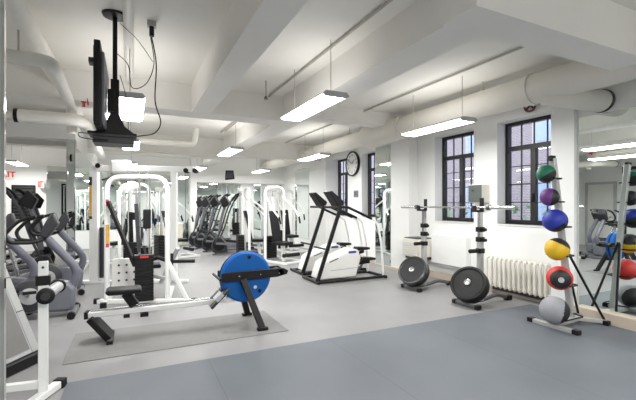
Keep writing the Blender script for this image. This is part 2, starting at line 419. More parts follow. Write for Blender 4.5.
# ------------------------------------------------------------------ outside
b = thing('brick_building', 'brick building across the street seen through the windows', 'building', (11, 0, -6))
mb = MB().box(0, 1, -6, 40, 0, 20); mb.build('facade', M['brick'], b)
for iy in range(14):
    for iz in range(4):
        y0 = -4+iy*2.6; z0 = 3.2+iz*3.0
        f = MB().box(-.06, 0, y0, y0+1.3, z0, z0+2.0).build('window', M['stone'], b)
        g = MB()
        for a in range(2):
            for c in range(3): g.box(-.08, -.05, y0+.1+a*.58, y0+.1+a*.58+.5, z0+.1+c*.62, z0+.1+c*.62+.55)
        g.build('glass_pane', M['skyglass'], f)
s_ = thing('shrub', 'green shrub outside below the windows', 'plant', (7.6, 7, 0))
mb = MB()
for k in range(900):
    a = V((random.gauss(0, .5), random.gauss(0, 2.6), random.uniform(-.5, 1.45-.5*random.random())))
    d = V((random.uniform(-1, 1), random.uniform(-1, 1), random.uniform(-1, 1)))*.11; e = V((random.uniform(-1, 1), random.uniform(-1, 1), random.uniform(-1, 1)))*.08
    vs = [mb.bm.verts.new(p) for p in (a-d, a+e, a+d, a-e)]; mb.bm.faces.new(vs)
mb.build('foliage', M['leaf'], s_)
mb = MB()
for k in range(8): mb.cyl((0, -3+k*.8, -.6), (random.uniform(-.3, .3), -3+k*.8+random.uniform(-.3, .3), 1.0), .03, .01, 6)
mb.build('stem', M['dgrey'], s_)
struct('ground_outside', MB().box(5.7, 11, -10, 40, -.8, -.6), M['stone'])

# ------------------------------------------------------------------ wall items
c = thing('clock', 'large round black-rimmed wall clock between the far windows', 'clock', (XR, 8.78, 2.49), -PI/2)
# local +y -> world +x ; face points to local -y
MB().lathe([(.31, 0), (.33, -.03), (.33, -.07), (.30, -.075), (.295, -.05), (.001, -.05)], (0, 0, 0), (0, 1, 0), 40).build('clock_rim', M['black'], c)
MB().lathe([(.292, 0), (.292, -.004)], (0, -.051, 0), (0, 1, 0), 40).build('clock_face', M['white'], c)
for k in range(12):
    a = 2*PI*(k+1)/12
    font('numeral', str(k+1), .075, M['black'], c, (.225*math.sin(a), -.058, .225*math.cos(a)), (PI/2, 0, 0))
MB().bar((0, -.06, 0), (.1, -.06, .09), .012, .016, (0, 1, 0)).build('hour_hand', M['black'], c)
MB().bar((0, -.063, 0), (-.16, -.063, .09), .008, .012, (0, 1, 0)).build('minute_hand', M['black'], c)
o = MB().box(XR-.02, XR, 8.55, 8.76, 1.6, 1.78).build('plaque', M['grey'], bevel=.004); tag(o, 'small grey plaque on the wall below the clock', 'plaque')
MB().box(XR-.024, XR-.02, 8.57, 8.74, 1.66, 1.68).box(XR-.024, XR-.02, 8.57, 8.74, 1.71, 1.73).build('text_line', M['dgrey'], o, each=True)
e = thing('exit_sign', 'red EXIT sign high on the back wall at far left', 'sign', (-3.36, YB, 2.3))
MB().box(-.19, .19, -.05, 0, -.12, .12).build('sign_box', M['offwhite'], e, .005)
font('sign_letters', 'EXIT', .23, M['exitred'], e, (0, -.053, 0), (PI/2, 0, 0))
e2 = copy_tree(e, (-2.42, YB-.3, 2.02), 0, 'turned copy of the EXIT sign standing in for its reflection, left of the narrow back wall mirror')
e2.rotation_euler = (0, 0, -1.15)  # turned sign copy put in place of a mirror reflection
bd = thing('slatted_board', 'tall black slatted board on the back wall under the exit sign', 'board', (-2.93, YB, 1.0))
MB().box(-.27, .27, -.04, 0, 0, .98).build('board_panel', M['dgrey'], bd)
MB().box(-.29, -.24, -.06, 0, -.02, 1.0).box(.24, .29, -.06, 0, -.02, 1).box(-.24, .24, -.06, 0, .95, 1).box(-.24, .24, -.06, 0, -.02, .03).build('board_frame', M['black'], bd, each=True)
mb = MB()
for k in range(9): mb.box(-.24, .24, -.055, -.04, .07+k*.1, .12+k*.1)
mb.build('slat', M['black'], bd, each=True)
sp = thing('speaker', 'black loudspeaker hung high in front of the back soffit', 'speaker', (2.98, 13.0, 2.4), -.25)
MB().prism([(-.16, -.16), (.16, -.12), (.12, .16), (-.14, .16)], -.12, .1).build('cabinet', M['black'], sp, .01)
MB().box(-.12, .1, -.135, -.12, -.1, .12).build('grille', M['dgrey'], sp)
MB().tube([(0, .1, .1), (0, .5, .1), (0, .95, .2)], .015).build('bracket', M['blackm'], sp)
w = thing('hand_wheel_sign', 'dark red round valve wheel high on the wall between duct and window', 'valve', (XR, 3.72, 2.86), -PI/2)
mb = MB(); ring = [(.09*math.cos(2*PI*k/24), -.06, .09*math.sin(2*PI*k/24)) for k in range(25)]
mb.tube(ring, .015); mb.build('rim', mat('dark_red', rgb(96, 44, 44), .5), w)
MB().bar((-.07, -.06, -.07), (.07, -.06, .07), .018, .018).bar((-.07, -.06, .07), (.07, -.06, -.07), .018, .018).cyl((0, 0, 0), (0, -.07, 0), .018).build('spoke', M['blackm'], w, each=True)
# green-grey box on pier
g = thing('thermostat_box', 'green-grey metal box on the wall between the two near windows', 'box', (XR, 4.6, 1.44), -PI/2)
MB().box(-.15, .13, -.18, 0, 0, .3).build('box_body', M['cream'], g, .012)
MB().box(-.145, .125, -.19, -.18, .01, .29).build('front_panel', M['wallgreen'], g, .005)
MB().cyl((-.05, -.19, .2), (-.05, -.2, .2), .02).build('dial', M['dgrey'], g)
MB().cyl((.08, -.03, 0), (.08, -.03, -.12), .02).build('pipe', M['cream'], g)
# wall heater cabinet
h = thing('heater_cabinet', 'cream louvred heater cabinet beside the far column', 'heater', (5.06, 6.0, .34))
MB().box(-.16, .24, -.24, .24, .05, .4).build('cabinet', M['cream'], h, .01)
mb = MB()
for k in range(6): mb.box(-.175, -.16, -.2, .2, .09+k*.045, .115+k*.045)
mb.build('louvres', M['offwhite'], h)
MB().box(-.14, .22, -.2, .2, .4, .42).build('top_grille', M['dgrey'], h)
MB().box(-.1, .24, -.22, .22, 0, .05).build('underside', M['dgrey'], h)
o = MB().box(XR-.12, XR, 4.86, 5.72, .3, .84).build('heater_cover', M['wall'], bevel=.01); tag(o, 'plain white heater cover under the first window', 'heater')
MB().box(XR-.1, XR, 4.88, 5.7, .26, .3).build('lower_edge', M['lgrey'], o)
# column radiator
r = thing('radiator', 'white column radiator under the window beside the ball rack', 'radiator', (XR-.16, 3.32, 0))
n = 13
for k in range(n):
    yy = .06+k*.081
    MB().tube([(-.05, yy, .14), (-.05, yy, .58), (.06, yy, .58), (.06, yy, .14), (-.045, yy, .135)], .02, .05, 8).build('fin', M['cream'], r, each=True)
MB().cyl((0, .02, .15), (0, 1.07, .15), .018).cyl((0, .02, .57), (0, 1.07, .57), .018).build('connecting_pipe', M['cream'], r, each=True)
for yy in (.06, 1.03): MB().cyl((-.04, yy, 0), (-.04, yy, .15), .016).cyl((.05, yy, 0), (.05, yy, .15), .016).build('leg', M['cream'], r, each=True)
MB().box(.09, .11, .02, 1.08, .05, .11).build('rear_pipe', M['dgrey'], r)
# beige cabinet
cb = thing('storage_cabinet', 'low beige cabinet at the back mirrors left of the pilaster', 'cabinet', (1.2, 13.9, 0))
MB().box(-.45, .35, -.2, .25, .04, .75).build('body', M['beige'], cb, .01)
MB().box(-.47, .37, -.23, .27, .75, .79).build('top', M['offwhite'], cb)
for s in (0, 1): d_ = MB().box(-.43+s*.39, -.06+s*.39, -.215, -.2, .08, .72).build('door', M['beige'], cb, .004); MB().box(-.1+s*.1, -.08+s*.1, -.235, -.215, .4, .5).build('handle', M['steel'], d_)
# door on left wall (seen in mirror)
d = struct('door_1', MB().box(XL, XL+.04, 7.2, 8.0, 0, 2.1), M['offwhite'])
MB().cyl((XL+.04, 7.28, 1.0), (XL+.1, 7.28, 1.0), .02).build('door_handle', M['steel'], d)
MB().box(XL, XL+.06, 7.12, 7.2, 0, 2.18).box(XL, XL+.06, 8.0, 8.08, 0, 2.18).box(XL, XL+.06, 7.2, 8.0, 2.1, 2.18).build('door_frame', M['lgrey'], d, each=True)

# ------------------------------------------------------------------ hanging TV
t = thing('television', 'black flat television hung from the ceiling, seen edge-on', 'television', (-.25, 4.0, .07))
MB().box(-.03, .018, -.4, .42, 1.98, 2.68).build('bezel', M['black'], t, .01)
MB().box(-.036, -.03, -.36, .38, 2.02, 2.64).build('screen', M['screen'], t)
MB().box(.018, .045, -.37, .4, 2.0, 2.6).build('back_cover', M['grey'], t, .012)
MB().box(-.07, .03, -.36, -.26, 2.5, 2.54).build('side_bracket', M['dgrey'], t)
mt = thing('television_mount', 'black ceiling pole with round plate and equipment shelf beside the television', 'mount', (-.14, 4.0, .0))
MB().lathe([(.11, 0), (.1, -.02), (.04, -.03)], (0, 0, H), (0, 0, 1), 28).build('ceiling_plate', M['blackm'], mt)
MB().cyl((0, 0, H-.02), (0, 0, 2.05), .02).build('pole', M['black'], mt)
MB().box(-.035, .035, -.03, .03, 2.05, 2.55).build('sleeve', M['black'], mt, .005, each=True)
MB().bar((0, 0, 2.35), (-.06, 0, 2.35), .1, .2).build('bracket', M['black'], mt)
MB().prism([(-.04, 2.22), (.04, 2.22), (.08, 2.12), (.17, 2.05), (-.17, 2.05), (-.08, 2.12)], -.05, .05).build('shelf_bracket', M['blackm'], mt)
MB().box(-.21, .18, -.12, .18, 2.03, 2.05).build('shelf', M['black'], mt, .003)
bx = MB().box(-.17, .16, -.13, .15, 1.95, 2.03).build('player_box', M['dgrey'], None, .004); bx.location = (-.14, 4.0, 0)
tag(bx, 'dark grey media player box slung under the television shelf', 'player')
MB().box(-.16, .15, -.135, -.13, 2.0, 2.01).box(-.16, -.05, -.136, -.13, 1.96, 1.98).build('front_slots', M['black'], bx)
j = thing('junction_box', 'small ceiling outlet box with a black plug right of the mount', 'outlet', (.17, 4.0, H))
MB().box(-.04, .04, -.03, .03, -.05, 0).build('box', M['conduit'], j)
MB().cyl((0, 0, -.05), (0, 0, -.14), .022).build('plug', M['black'], j)
def cable(label, pts, r=.005):
    P = [V(p) for p in pts]; out = []
    for i in range(len(P)-1):
        p0, p1, p2, p3 = P[max(i-1, 0)], P[i], P[i+1], P[min(i+2, len(P)-1)]
        for k in range(6):
            q = k/6
            out.append(.5*((2*p1)+(-p0+p2)*q+(2*p0-5*p1+4*p2-p3)*q*q+(-p0+3*p1-3*p2+p3)*q**3))
    out.append(P[-1])
    tag(MB().ring_sweep(out, [r]*len(out), 6).build('power_cable', M['black']), label, 'cable')
cable('long black cable from the ceiling outlet down to the media player', [(.17, 4.0, 3.0), (.21, 4.0, 2.75), (.2, 4.0, 2.4), (.25, 4.0, 2.2), (.2, 4.05, 2.1), (.1, 4.08, 2.07), (.0, 4.1, 2.056)], .006)
cable('thin looped cable between outlet and mount pole', [(.16, 4.0, 3.0), (.19, 4.0, 2.75), (.12, 4.0, 2.55), (.0, 4.0, 2.5), (-.03, 4.0, 2.7), (-.12, 4.02, 2.8)], .004)
cable('thin straight cable falling diagonally from the outlet', [(-.1, 4.0, 3.08), (.05, 4.0, 2.95), (.18, 4.0, 2.77)], .003)
cable('thin cable dangling behind the mount pole', [(-.1, 4.0, 2.6), (-.05, 4.0, 2.4), (-.03, 4.0, 2.1), (-.06, 4.06, 2.055)], .003)
cable('short drooping cable at the left end of the shelf', [(-.34, 4.0, 2.04), (-.42, 3.98, 2.04), (-.41, 3.97, 2.0), (-.31, 4.0, 1.99)], .004)

# ------------------------------------------------------------------ rower
o = MB().box(-.55, 1.57, 4.0, 4.9, 0, .006).build('floor_mat', M['rmat'], bevel=.002); tag(o, 'grey rectangular mat under the blue-wheeled rower', 'mat')
R = thing('rowing_machine', 'white rail rowing machine with round blue flywheel cover', 'rowing machine', (1.2, 4.45, 0))
def rl(x, yy, z): return (x-1.2, yy-4.45, z)
MB().bar(rl(-.4, 4.58, .275), rl(1.12, 4.46, .31), .09, .055).build('rail', M['white'], R, .008)
MB().bar(rl(-.38, 4.578, .312), rl(1.1, 4.46, .342), .04, .012).build('rail_track', M['steel'], R)
MB().bar(rl(-.43, 4.585, .275), rl(-.40, 4.58, .275), .1, .07).build('rail_end_cap', M['black'], R)
MB().bar(rl(-.38, 4.58, .25), rl(-.2, 4.56, .02), .22, .06).build('leg', M['black'], R, .006, each=True)
MB().bar(rl(-.2, 4.36, .02), rl(-.2, 4.76, .02), .06, .04).build('rear_foot', M['black'], R, .006)
MB().prism([(-1.42, .475), (-1.12, .475), (-1.1, .5), (-1.12, .525), (-1.42, .53), (-1.45, .51)], -.02, .22).build('seat', M['pad'], R, .015)
MB().bar(rl(-.06, 4.56, .47), rl(.03, 4.55, .33), .07, .09).build('seat_carriage', M['black'], R, .004)
MB().box(-1.28, -1.22, .06, .12, .215, .245).box(-1.12, -1.04, .04, .12, .21, .245).build('rail_stop', M['black'], R, each=True)
MB().lathe([(.05, -.07), (.27, -.07), (.295, -.05), (.295, .05), (.27, .07), (.05, .07)], (0, 0, .565), (0, 1, 0), 48).build('flywheel_cover', M['blue'], R)
MB().lathe([(.298, -.01), (.302, -.01), (.302, .012), (.298, .012)], (0, 0, .565), (0, 1, 0), 48).build('rim_band', M['black'], R)
mb = MB()
for a in (1.45, -.85): mb.cyl((.23*math.cos(a), -.071, .565+.23*math.sin(a)), (.23*math.cos(a), -.078, .565+.23*math.sin(a)), .022)
mb.build('vent_plug', M['black'], R, each=True)
MB().cyl((.1, -.071, .44), (.1, -.074, .44), .02).build('decal', M['offwhite'], R)
for s, nm in ((-1, 'near'), (1, 'far')):
    MB().prism([(-.3, .53), (.36, .545), (.48, .57), (.5, .61), (.44, .645), (.3, .645), (-.3, .635)], s*.1-.02, s*.1+.02).build('side_beam', M['blackm'], R, .006)
    MB().bar((-.06, s*.12, .55), (.11, s*.3, .03), .07, .06, (0, 1, 0)).build('leg', M['blackm'], R, .006, each=True)
    MB().box(.05, .17, s*.32-.03, s*.32+.03, .008, .04).build('foot_pad', M['black'], R, .006)
    fp = MB().bar((-.42, s*.1-.03, .27), (-.22, s*.1-.03, .46), .1, .03).build('foot_plate', M['dgrey'], R, .006)
    MB().bar((-.37, s*.1-.03, .35), (-.3, s*.1-.03, .42), .115, .045).build('foot_strap', M['lgrey'], fp)
MB().cyl((.4, -.12, .6), (.4, .12, .6), .035).build('front_axle', M['black'], R)
MB().cyl((-.33, -.2, .58), (-.33, .2, .58), .015).build('handle', M['black'], R)
mb = MB()
for x in (-.1, .15, .38): mb.cyl((x, -.121, .59), (x, -.124, .59), .008)
mb.build('bolt', M['steel'], R, each=True)

# ------------------------------------------------------------------ stair climbers
def make_stepper(label):
    t = thing('stair_climber', label, 'stair climber', (2.95, 6.1, 0), 0, 'stair climbers facing the room')
    MB().tube([(0, 0, .03), (1.42, 0, .03)], .025).tube([(0, .6, .03), (1.42, .6, .03)], .025).tube([(0, -.05, .03), (0, .65, .03)], .028).tube([(1.42, -.05, .03), (1.42, .65, .03)], .028).build('base_frame', M['black'], t, each=True)
    MB().prism([(.08, .05), (.84, .05), (.95, .4), (.9, .55), (.8, .58), (.24, .38), (.17, .33)], .1, .5).build('shroud', M['offwhite'], t, .025)
    MB().prism([(.3, .2), (.88, .22), (.9, .225), (.9, .235), (.3, .21)], .095, .1).build('shroud_seam', M['lgrey'], t)
    MB().box(.68, .84, .097, .1, .5, .54).build('blue_badge', M['bblue'], t)
    MB().bar((.28, .098, .36), (.46, .098, .42), .004, .02).build('dark_badge', M['dgrey'], t)
    for yy in (.03, .57):
        if yy < .1: MB().bar((0, yy, .04), (.47, yy, 1.36), .04, .07).build('upright', M['black'], t, .008, each=True)
        hr = MB().tube([(.42, yy, 1.36), (.62, yy, 1.36), (1.14, yy, 1.14)], .025, .05).build('handrail', M['black'], t)
        MB().tube([(1.12, yy, 1.15), (1.26, yy, 1.08), (1.36, yy, .7), (1.41, yy, .04)], .02, .15).build('handrail_tube', M['white'], hr)
    MB().prism([(.24, 1.64), (.29, 1.66), (.55, 1.46), (.52, 1.39), (.42, 1.38)], .02, .3).build('console', M['black'], t, .012)
    MB().bar((.3, .16, 1.65), (.5, .16, 1.5), .2, .01).build('console_screen', M['screen'], t)
    MB().cyl((.44, .0, 1.36), (.44, .6, 1.36), .022).cyl((.2, .03, .6), (.2, .57, .6), .018).build('cross_bar', M['black'], t, each=True)
    for s in (0, 1):
        a = MB().bar((.85, .2+.2*s, .28+.12*s), (1.2, .2+.2*s, .3+.18*s), .04, .05).build('pedal_arm', M['black'], t)
        MB().prism([(.98, .32+.18*s), (1.3, .34+.18*s), (1.3, .38+.18*s), (1.02, .4+.18*s)], .12+.2*s, .28+.2*s).build('pedal', M['pad'], a, .008)
        MB().bar((.9, .2+.2*s, .1), (1.1, .2+.2*s, .33+.12*s), .03, .03).build('piston', M['dsteel'], a)
    return t
st = make_stepper('nearer white stair climber with black handrails, beside the column mirror')
copy_tree(st, (3.06, 7.0, 0), 0, 'farther white stair climber with black handrails, left of the nearer one')

# ------------------------------------------------------------------ squat stands, barbell, plates
def make_stand(label):
    t = thing('squat_stand', label, 'squat stand', (4.43, 3.9, 0), 0, 'squat stands under the barbell')
    MB().box(-.035, .035, -.035, .035, .05, .95).build('post', M['silver'], t, .006)
    MB().box(-.026, .026, -.026, .026, .95, 1.3).build('inner_post', M['steel'], t)
    mb = MB()
    for z in (.72, .88, 1.02): mb.box(-.045, .045, -.045, .045, z, z+.07)
    mb.build('clamp', M['black'], t, .006, each=True)
    for z in (.91, 1.055): MB().cyl((0, -.1, z), (0, -.04, z), .022).build('knob', M['black'], t, each=True)
    MB().bar((0, 0, .755), (-.16, 0, .755), .05, .05).cyl((-.15, 0, .755), (-.2, 0, .755), .03).build('spotter_arm', M['black'], t)
    MB().prism([(-.13, 1.3), (.04, 1.3), (.04, 1.5), (.02, 1.5), (.02, 1.33), (-.1, 1.33), (-.11, 1.39), (-.13, 1.39)], -.03, .03).build('bar_hook', M['black'], t)
    MB().tube([(-.25, 0, .04), (.1, 0, .06), (.3, .0, .11), (.57, 0, .04)], .03, .15).build('base_bar', M['dsteel'], t)
    MB().bar((-.27, -.2, .03), (-.27, .2, .03), .06, .05).build('front_foot', M['dsteel'], t, .006)
    for yy in (-.2, .2): MB().box(-.31, -.23, yy-.03, yy+.03, .0, .06).build('foot_cap', M['black'], t, .006, each=True)
    MB().box(.52, .62, -.04, .04, 0, .07).build('rear_cap', M['black'], t, .008)
    MB().cyl((0, 0, .3), (-.3, -.02, .33), .022).build('plate_peg', M['steel'], t)
    return t
sd = make_stand('squat stand nearer the ball rack, below the metal box')
copy_tree(sd, (4.43, 5.06, 0), 0, 'squat stand farther from the ball rack, by the wall heater')
bb = thing('barbell', 'long steel barbell resting across the two squat stands', 'barbell', (4.35, 3.29, 1.365))
MB().cyl((0, .4, 0), (0, 1.86, 0), .014).build('shaft', M['steel'], bb)
for a, b_ in ((0, .4), (1.86, 2.26)):
    MB().cyl((0, a, 0), (0, b_, 0), .025).build('sleeve', M['chrome'], bb, each=True)
MB().cyl((0, .38, 0), (0, .42, 0), .038).cyl((0, 1.84, 0), (0, 1.88, 0), .038).build('collar', M['dsteel'], bb, each=True)
def plate(label, loc, m, n):
    t = thing('weight_plate', label, 'weight plate', loc, 0, 'weight plates on the squat stands')
    ax = V(n).normalized()
    MB().lathe([(.03, .0), (.03, .065), (.06, .075), (.15, .06), (.2, .06), (.215, .075), (.245, .07), (.25, .055), (.25, .0)], (0, 0, 0), ax, 40).build('front_plate', m, t)
    MB().lathe([(.03, -.075), (.24, -.075), (.25, -.065), (.25, -.008), (.2, -.004), (.03, -.004)], (0, 0, 0), ax, 40).build('rear_plate', M['black'], t)
    MB().lathe([(.045, .06), (.045, .085), (.03, .09)], (0, 0, 0), ax, 24).build('hub', M['steel'], t)
    return t
plate('black weight plates hung on the nearer squat stand', (4.2, 3.88, .3), M['black'], (-.8, -.3, .55))
plate('shiny dark grey weight plates hung on the farther squat stand', (4.2, 5.05, .3), mat('glossy_plate', rgb(58, 58, 60), .25, metal=.3), (-.8, -.3, .55))

# ------------------------------------------------------------------ medicine ball rack
k = thing('ball_rack', 'leaning silver medicine ball rack against the large mirror', 'rack', (4.5, 2.78, 0))
def cx(z): return 4.645-(z-.12)*.187-4.5
MB().bar((cx(.08), 0, .08), (cx(1.93), 0, 1.93), .06, .06, (0, 1, 0)).build('column', M['silver'], k, .006)
MB().box(cx(1.9)-.06, cx(1.9)+.02, -.02, .02, 1.9, 1.96).build('top_hook', M['black'], k)
MB().bar((-.2, -.24, .03), (-.2, .24, .03), .06, .045).build('front_foot', M['silver'], k, .006)
for yy in (-.26, .26): MB().box(-.235, -.165, yy-.04, yy+.03, 0.008, .06).build('foot_cap', M['black'], k, .006, each=True)
MB().bar((-.2, 0, .04), (.2, -.03, .07), .06, .05).bar((.2, -.03, .07), (.48, -.2, .04), .05, .045).bar((.2, -.03, .07), (.48, .1, .04), .05, .045).build('base_bar', M['silver'], k, .006)
for yy in (-.22, .11): MB().box(.42, .48, yy-.03, yy+.03, .008, .06).build('rear_cap', M['black'], k, .005)
for yy in (-.19, .1): MB().cyl((cx(.97), 0, .97), (.46, yy, .06), .014).build('strut', M['black'], k)
balls = [((4.19, 2.78, 1.75), .1, 'bgreen', 'green and black medicine ball, topmost on the rack', 0),
         ((4.25, 2.78, 1.49), .1, 'bpurple', 'purple and black medicine ball, second from the top', 0),
         ((4.27, 2.73, 1.225), .127, 'bblue', 'blue and black medicine ball, third from the top', 0),
         ((4.34, 2.75, .9), .127, 'byellow', 'yellow and black medicine ball in the middle of the rack', 0),
         ((4.40, 2.76, .565), .135, 'bred', 'red and black medicine ball above the grey one', 0),
         ((4.29, 2.75, .215), .152, 'bgrey', 'large grey and black medicine ball lowest on the rack', 0)]
for i, (c_, r_, m_, l_, ax) in enumerate(balls):
    mb = MB(); mb.sphere((0, 0, 0), r_, 96)
    rt, cm, up_ = V((.9, -.435, 0)), V((-.84, -.54, 0)), V((0, 0, 1)); nf = (cm+rt*.12).normalized()
    spec = {'bgreen': (rt*.5-up_*.7+cm*.3, .2), 'bpurple': (rt*.85+cm*.4-up_*.1, .2), 'bblue': (rt*.55-up_*.7+cm*.2, .45),
            'byellow': (up_*.75+rt*.45+cm*.05, .42), 'bred': (nf, .62), 'bgrey': (rt*.85+cm*.35-up_*.15, .45)}[m_]
    ax = spec[0].normalized()
    for f in mb.bm.faces:
        f.material_index = 1 if f.calc_center_median().normalized().dot(ax) > spec[1] else 0
    o = mb.build('medicine_ball', M[m_], mats=[M['bblack']]); o.location = c_; tag(o, l_, 'ball', 'medicine balls on the rack')
    if m_ == 'bred':
        MB().lathe([(.03, r_*.985), (.03, r_*1.01)], (0, 0, 0), nf, 20).build('valve_ring', M['lgrey'], o)
    z = c_[2]-r_*.55
    # cradle hooks around the ball
    cr = MB(); X0 = cx(z); bx_, by_ = c_[0]-4.5, c_[1]-2.78
    for s in (-1, 1):
        cr.tube([(X0, s*.02, z), (X0-.02, s*(r_*.8+.02)+by_*.5, z), (bx_-r_*.1, s*(r_*.84+.012)+by_, z)], .009, .04, 8)
    cr.build('ball_cradle', M['black'], k, each=True)

# ------------------------------------------------------------------ multi gym (white arch machine)
G = thing('multi_gym', 'white arched multi gym with black weight stack behind the rower', 'weight machine', (.1, 6.0, 0))
def g(x, yy, z): return (x-.1, yy-6.0, z)
MB().tube([g(-.32, 6.25, .03), g(-.32, 6.25, 1.8), g(.46, 5.9, 1.8), g(.46, 5.9, .03)], .036, .2, 14).build('front_arch', M['white'], G)
MB().bar(g(.46, 5.9, .6), g(.72, 5.75, .03), .05, .05).build('diagonal_brace', M['white'], G, .005)
MB().bar(g(-.45, 6.3, .03), g(.8, 5.72, .03), .07, .06).bar(g(-.35, 6.0, .03), g(-.25, 7.0, .03), .07, .06).bar(g(.46, 5.9, .03), g(.6, 6.8, .03), .07, .06).build('base_rail', M['white'], G, .006, each=True)
mb = MB()
for q in ((-.45, 6.3), (.8, 5.72), (-.35, 5.98)): mb.box(q[0]-.1-.04, q[0]-.1+.04, q[1]-6-.04, q[1]-6+.04, 0, .07)
mb.build('foot_cap', M['black'], G, .006, each=True)
for dx_ in (-.06, .07): MB().cyl(g(.155+dx_, 5.95, .1), g(.155+dx_, 5.95, 1.78), .014).build('guide_rod', M['chrome'], G, each=True)
mb = MB()
for i in range(14): mb.box(.155-.1-.12, .155-.1+.12, -.13, .03, .06+i*.042, .06+i*.042+.036)
mb.build('weight_stack', M['black'], G, .003)
MB().box(.155-.1-.125, .155-.1+.125, -.135, .035, .655, .7).build('top_plate', M['black'], G, .004)
MB().box(.0, .11, -.138, -.135, .662, .69).build('red_label', M['bred'], G)
MB().box(-.09, .21, -.12, .02, .04, .06).build('stack_base', M['white'], G)
MB().bar(g(-.3, 6.15, 1.45), g(.04, 5.92, .55), .05, .05).build('lever_arm', M['blackm'], G, .006)
MB().box(.04, .14, -.16, -.1, 1.07, 1.34).build('upper_pad', M['pad'], G, .015)
MB().bar(g(.09, 5.9, .75), g(.05, 5.9, 1.42), .05, .045).bar(g(.17, 5.88, .72), g(.12, 5.86, 1.1), .03, .03).build('press_arm', M['dgrey'], G, each=True)
MB().cyl(g(.17, 5.86, 1.04), g(.17, 5.86, .84), .02, .035).build('cable_pulley', M['lgrey'], G)
MB().box(-.36, .02, .25, .31, .12, .62).build('perforated_plate', M['offwhite'], G, .006)
mb = MB()
for a in range(3):
    for b_ in range(4): mb.cyl((-.27+a*.1, .245, .2+b_*.11), (-.27+a*.1, .25, .2+b_*.11), .016)
mb.build('plate_holes', M['dgrey'], G)['kind'] = 'stuff'
MB().box(-.22, -.08, .02, .03, 1.6, 1.64).build('grey_badge', M['lgrey'], G)
MB().cyl(g(-.315, 6.232, .86), g(-.315, 6.232, 1.12), .024).build('yellow_decal', M['yellow'], G)
MB().cyl(g(-.315, 6.232, .8), g(-.315, 6.232, .855), .024).cyl(g(-.315, 6.232, 1.38), g(-.315, 6.232, 1.48), .024).build('pink_decal', M['pink'], G, each=True)
MB().box(.0, .3, .3, .6, .44, .5).build('seat', M['pad'], G, .02)
MB().box(.12, .18, .4, .46, .04, .44).build('seat_post', M['white'], G, .004)
MB().cyl(g(.52, 6.1, .48), g(.52, 6.1, .68), .035).build('side_roller', M['pad'], G)
MB().cyl(g(.52, 6.1, .56), g(.85, 6.0, .56), .026).build('foam_handle', M['pad'], G)
MB().bar(g(.4, 6.4, .2), g(.62, 6.1, .75), .06, .04).bar(g(.2, 6.4, .35), g(.5, 6.1, .3), .05, .05).build('leg_lever', M['lgrey'], G, .006, each=True)
mb = MB(); mb.tube([g(.2, 6.3, .55), g(.35, 6.2, .62), g(.5, 6.2, .55)], .03); mb.build('leg_pad', M['pad'], G)

# ------------------------------------------------------------------ cable tower behind
T = thing('cable_tower', 'tall white cable tower with overhead beam behind the multi gym', 'weight machine', (-.6, 7.95, 0), -.4)
MB().box(-.07, .07, -.05, .05, 0, 2.1).build('post', M['white'], T, .008)
MB().box(-.07, -.025, -.054, -.05, 1.2, 1.75).build('yellow_decal', M['yellow'], T)
MB().box(-.07, -.02, -.056, -.05, 1.75, 1.9).box(-.07, -.02, -.056, -.05, 1.15, 1.2).build('dark_decal', M['dgrey'], T, each=True)
MB().box(.1, .16, -.04, .04, .1, 1.0).build('weight_guard', M['dgrey'], T)
MB().box(1.35, 1.45, -.05, .05, 0, 2.02).build('rear_post', M['white'], T, .008)
MB().box(-.05, 1.75, -.05, .05, 2.0, 2.1).build('overhead_beam', M['white'], T, .01)
MB().box(.32, .62, -.08, .08, 1.98, 2.2).build('pulley_housing', M['white'], T, .02)
for x in (.08, 1.62, 1.78): MB().cyl((x, -.06, 2.1 if x < 1 else 2.02), (x, .06, 2.1 if x < 1 else 2.02), .045).build('pulley', M['black'], T, each=True)
MB().cyl((1.6, 0, 2.0), (1.6, 0, .9), .005).build('cable', M['dsteel'], T)
MB().box(-.25, .25, -.06, .06, 0, .05).box(1.15, 1.65, -.05, .05, 0, .05).box(-.05, 1.45, -.04, .04, 0, .05).build('base_rail', M['white'], T, .006, each=True)
mb = MB()
for i in range(13): mb.box(.72, .98, -.07, .07, .06+i*.045, .06+i*.045+.038)
mb.build('weight_stack', M['black'], T, .003)
for x in (.78, .92): MB().cyl((x, 0, .05), (x, 0, 2.0), .012).build('guide_rod', M['chrome'], T, each=True)
MB().cyl((.3, -.04, 1.75), (.3, .04, 1.75), .02).tube([(.35, -.45, 1.82), (.5, -.3, 1.9), (.9, -.3, 1.9), (1.05, -.45, 1.82)], .014, .1).build('pull_bar', M['black'], T)

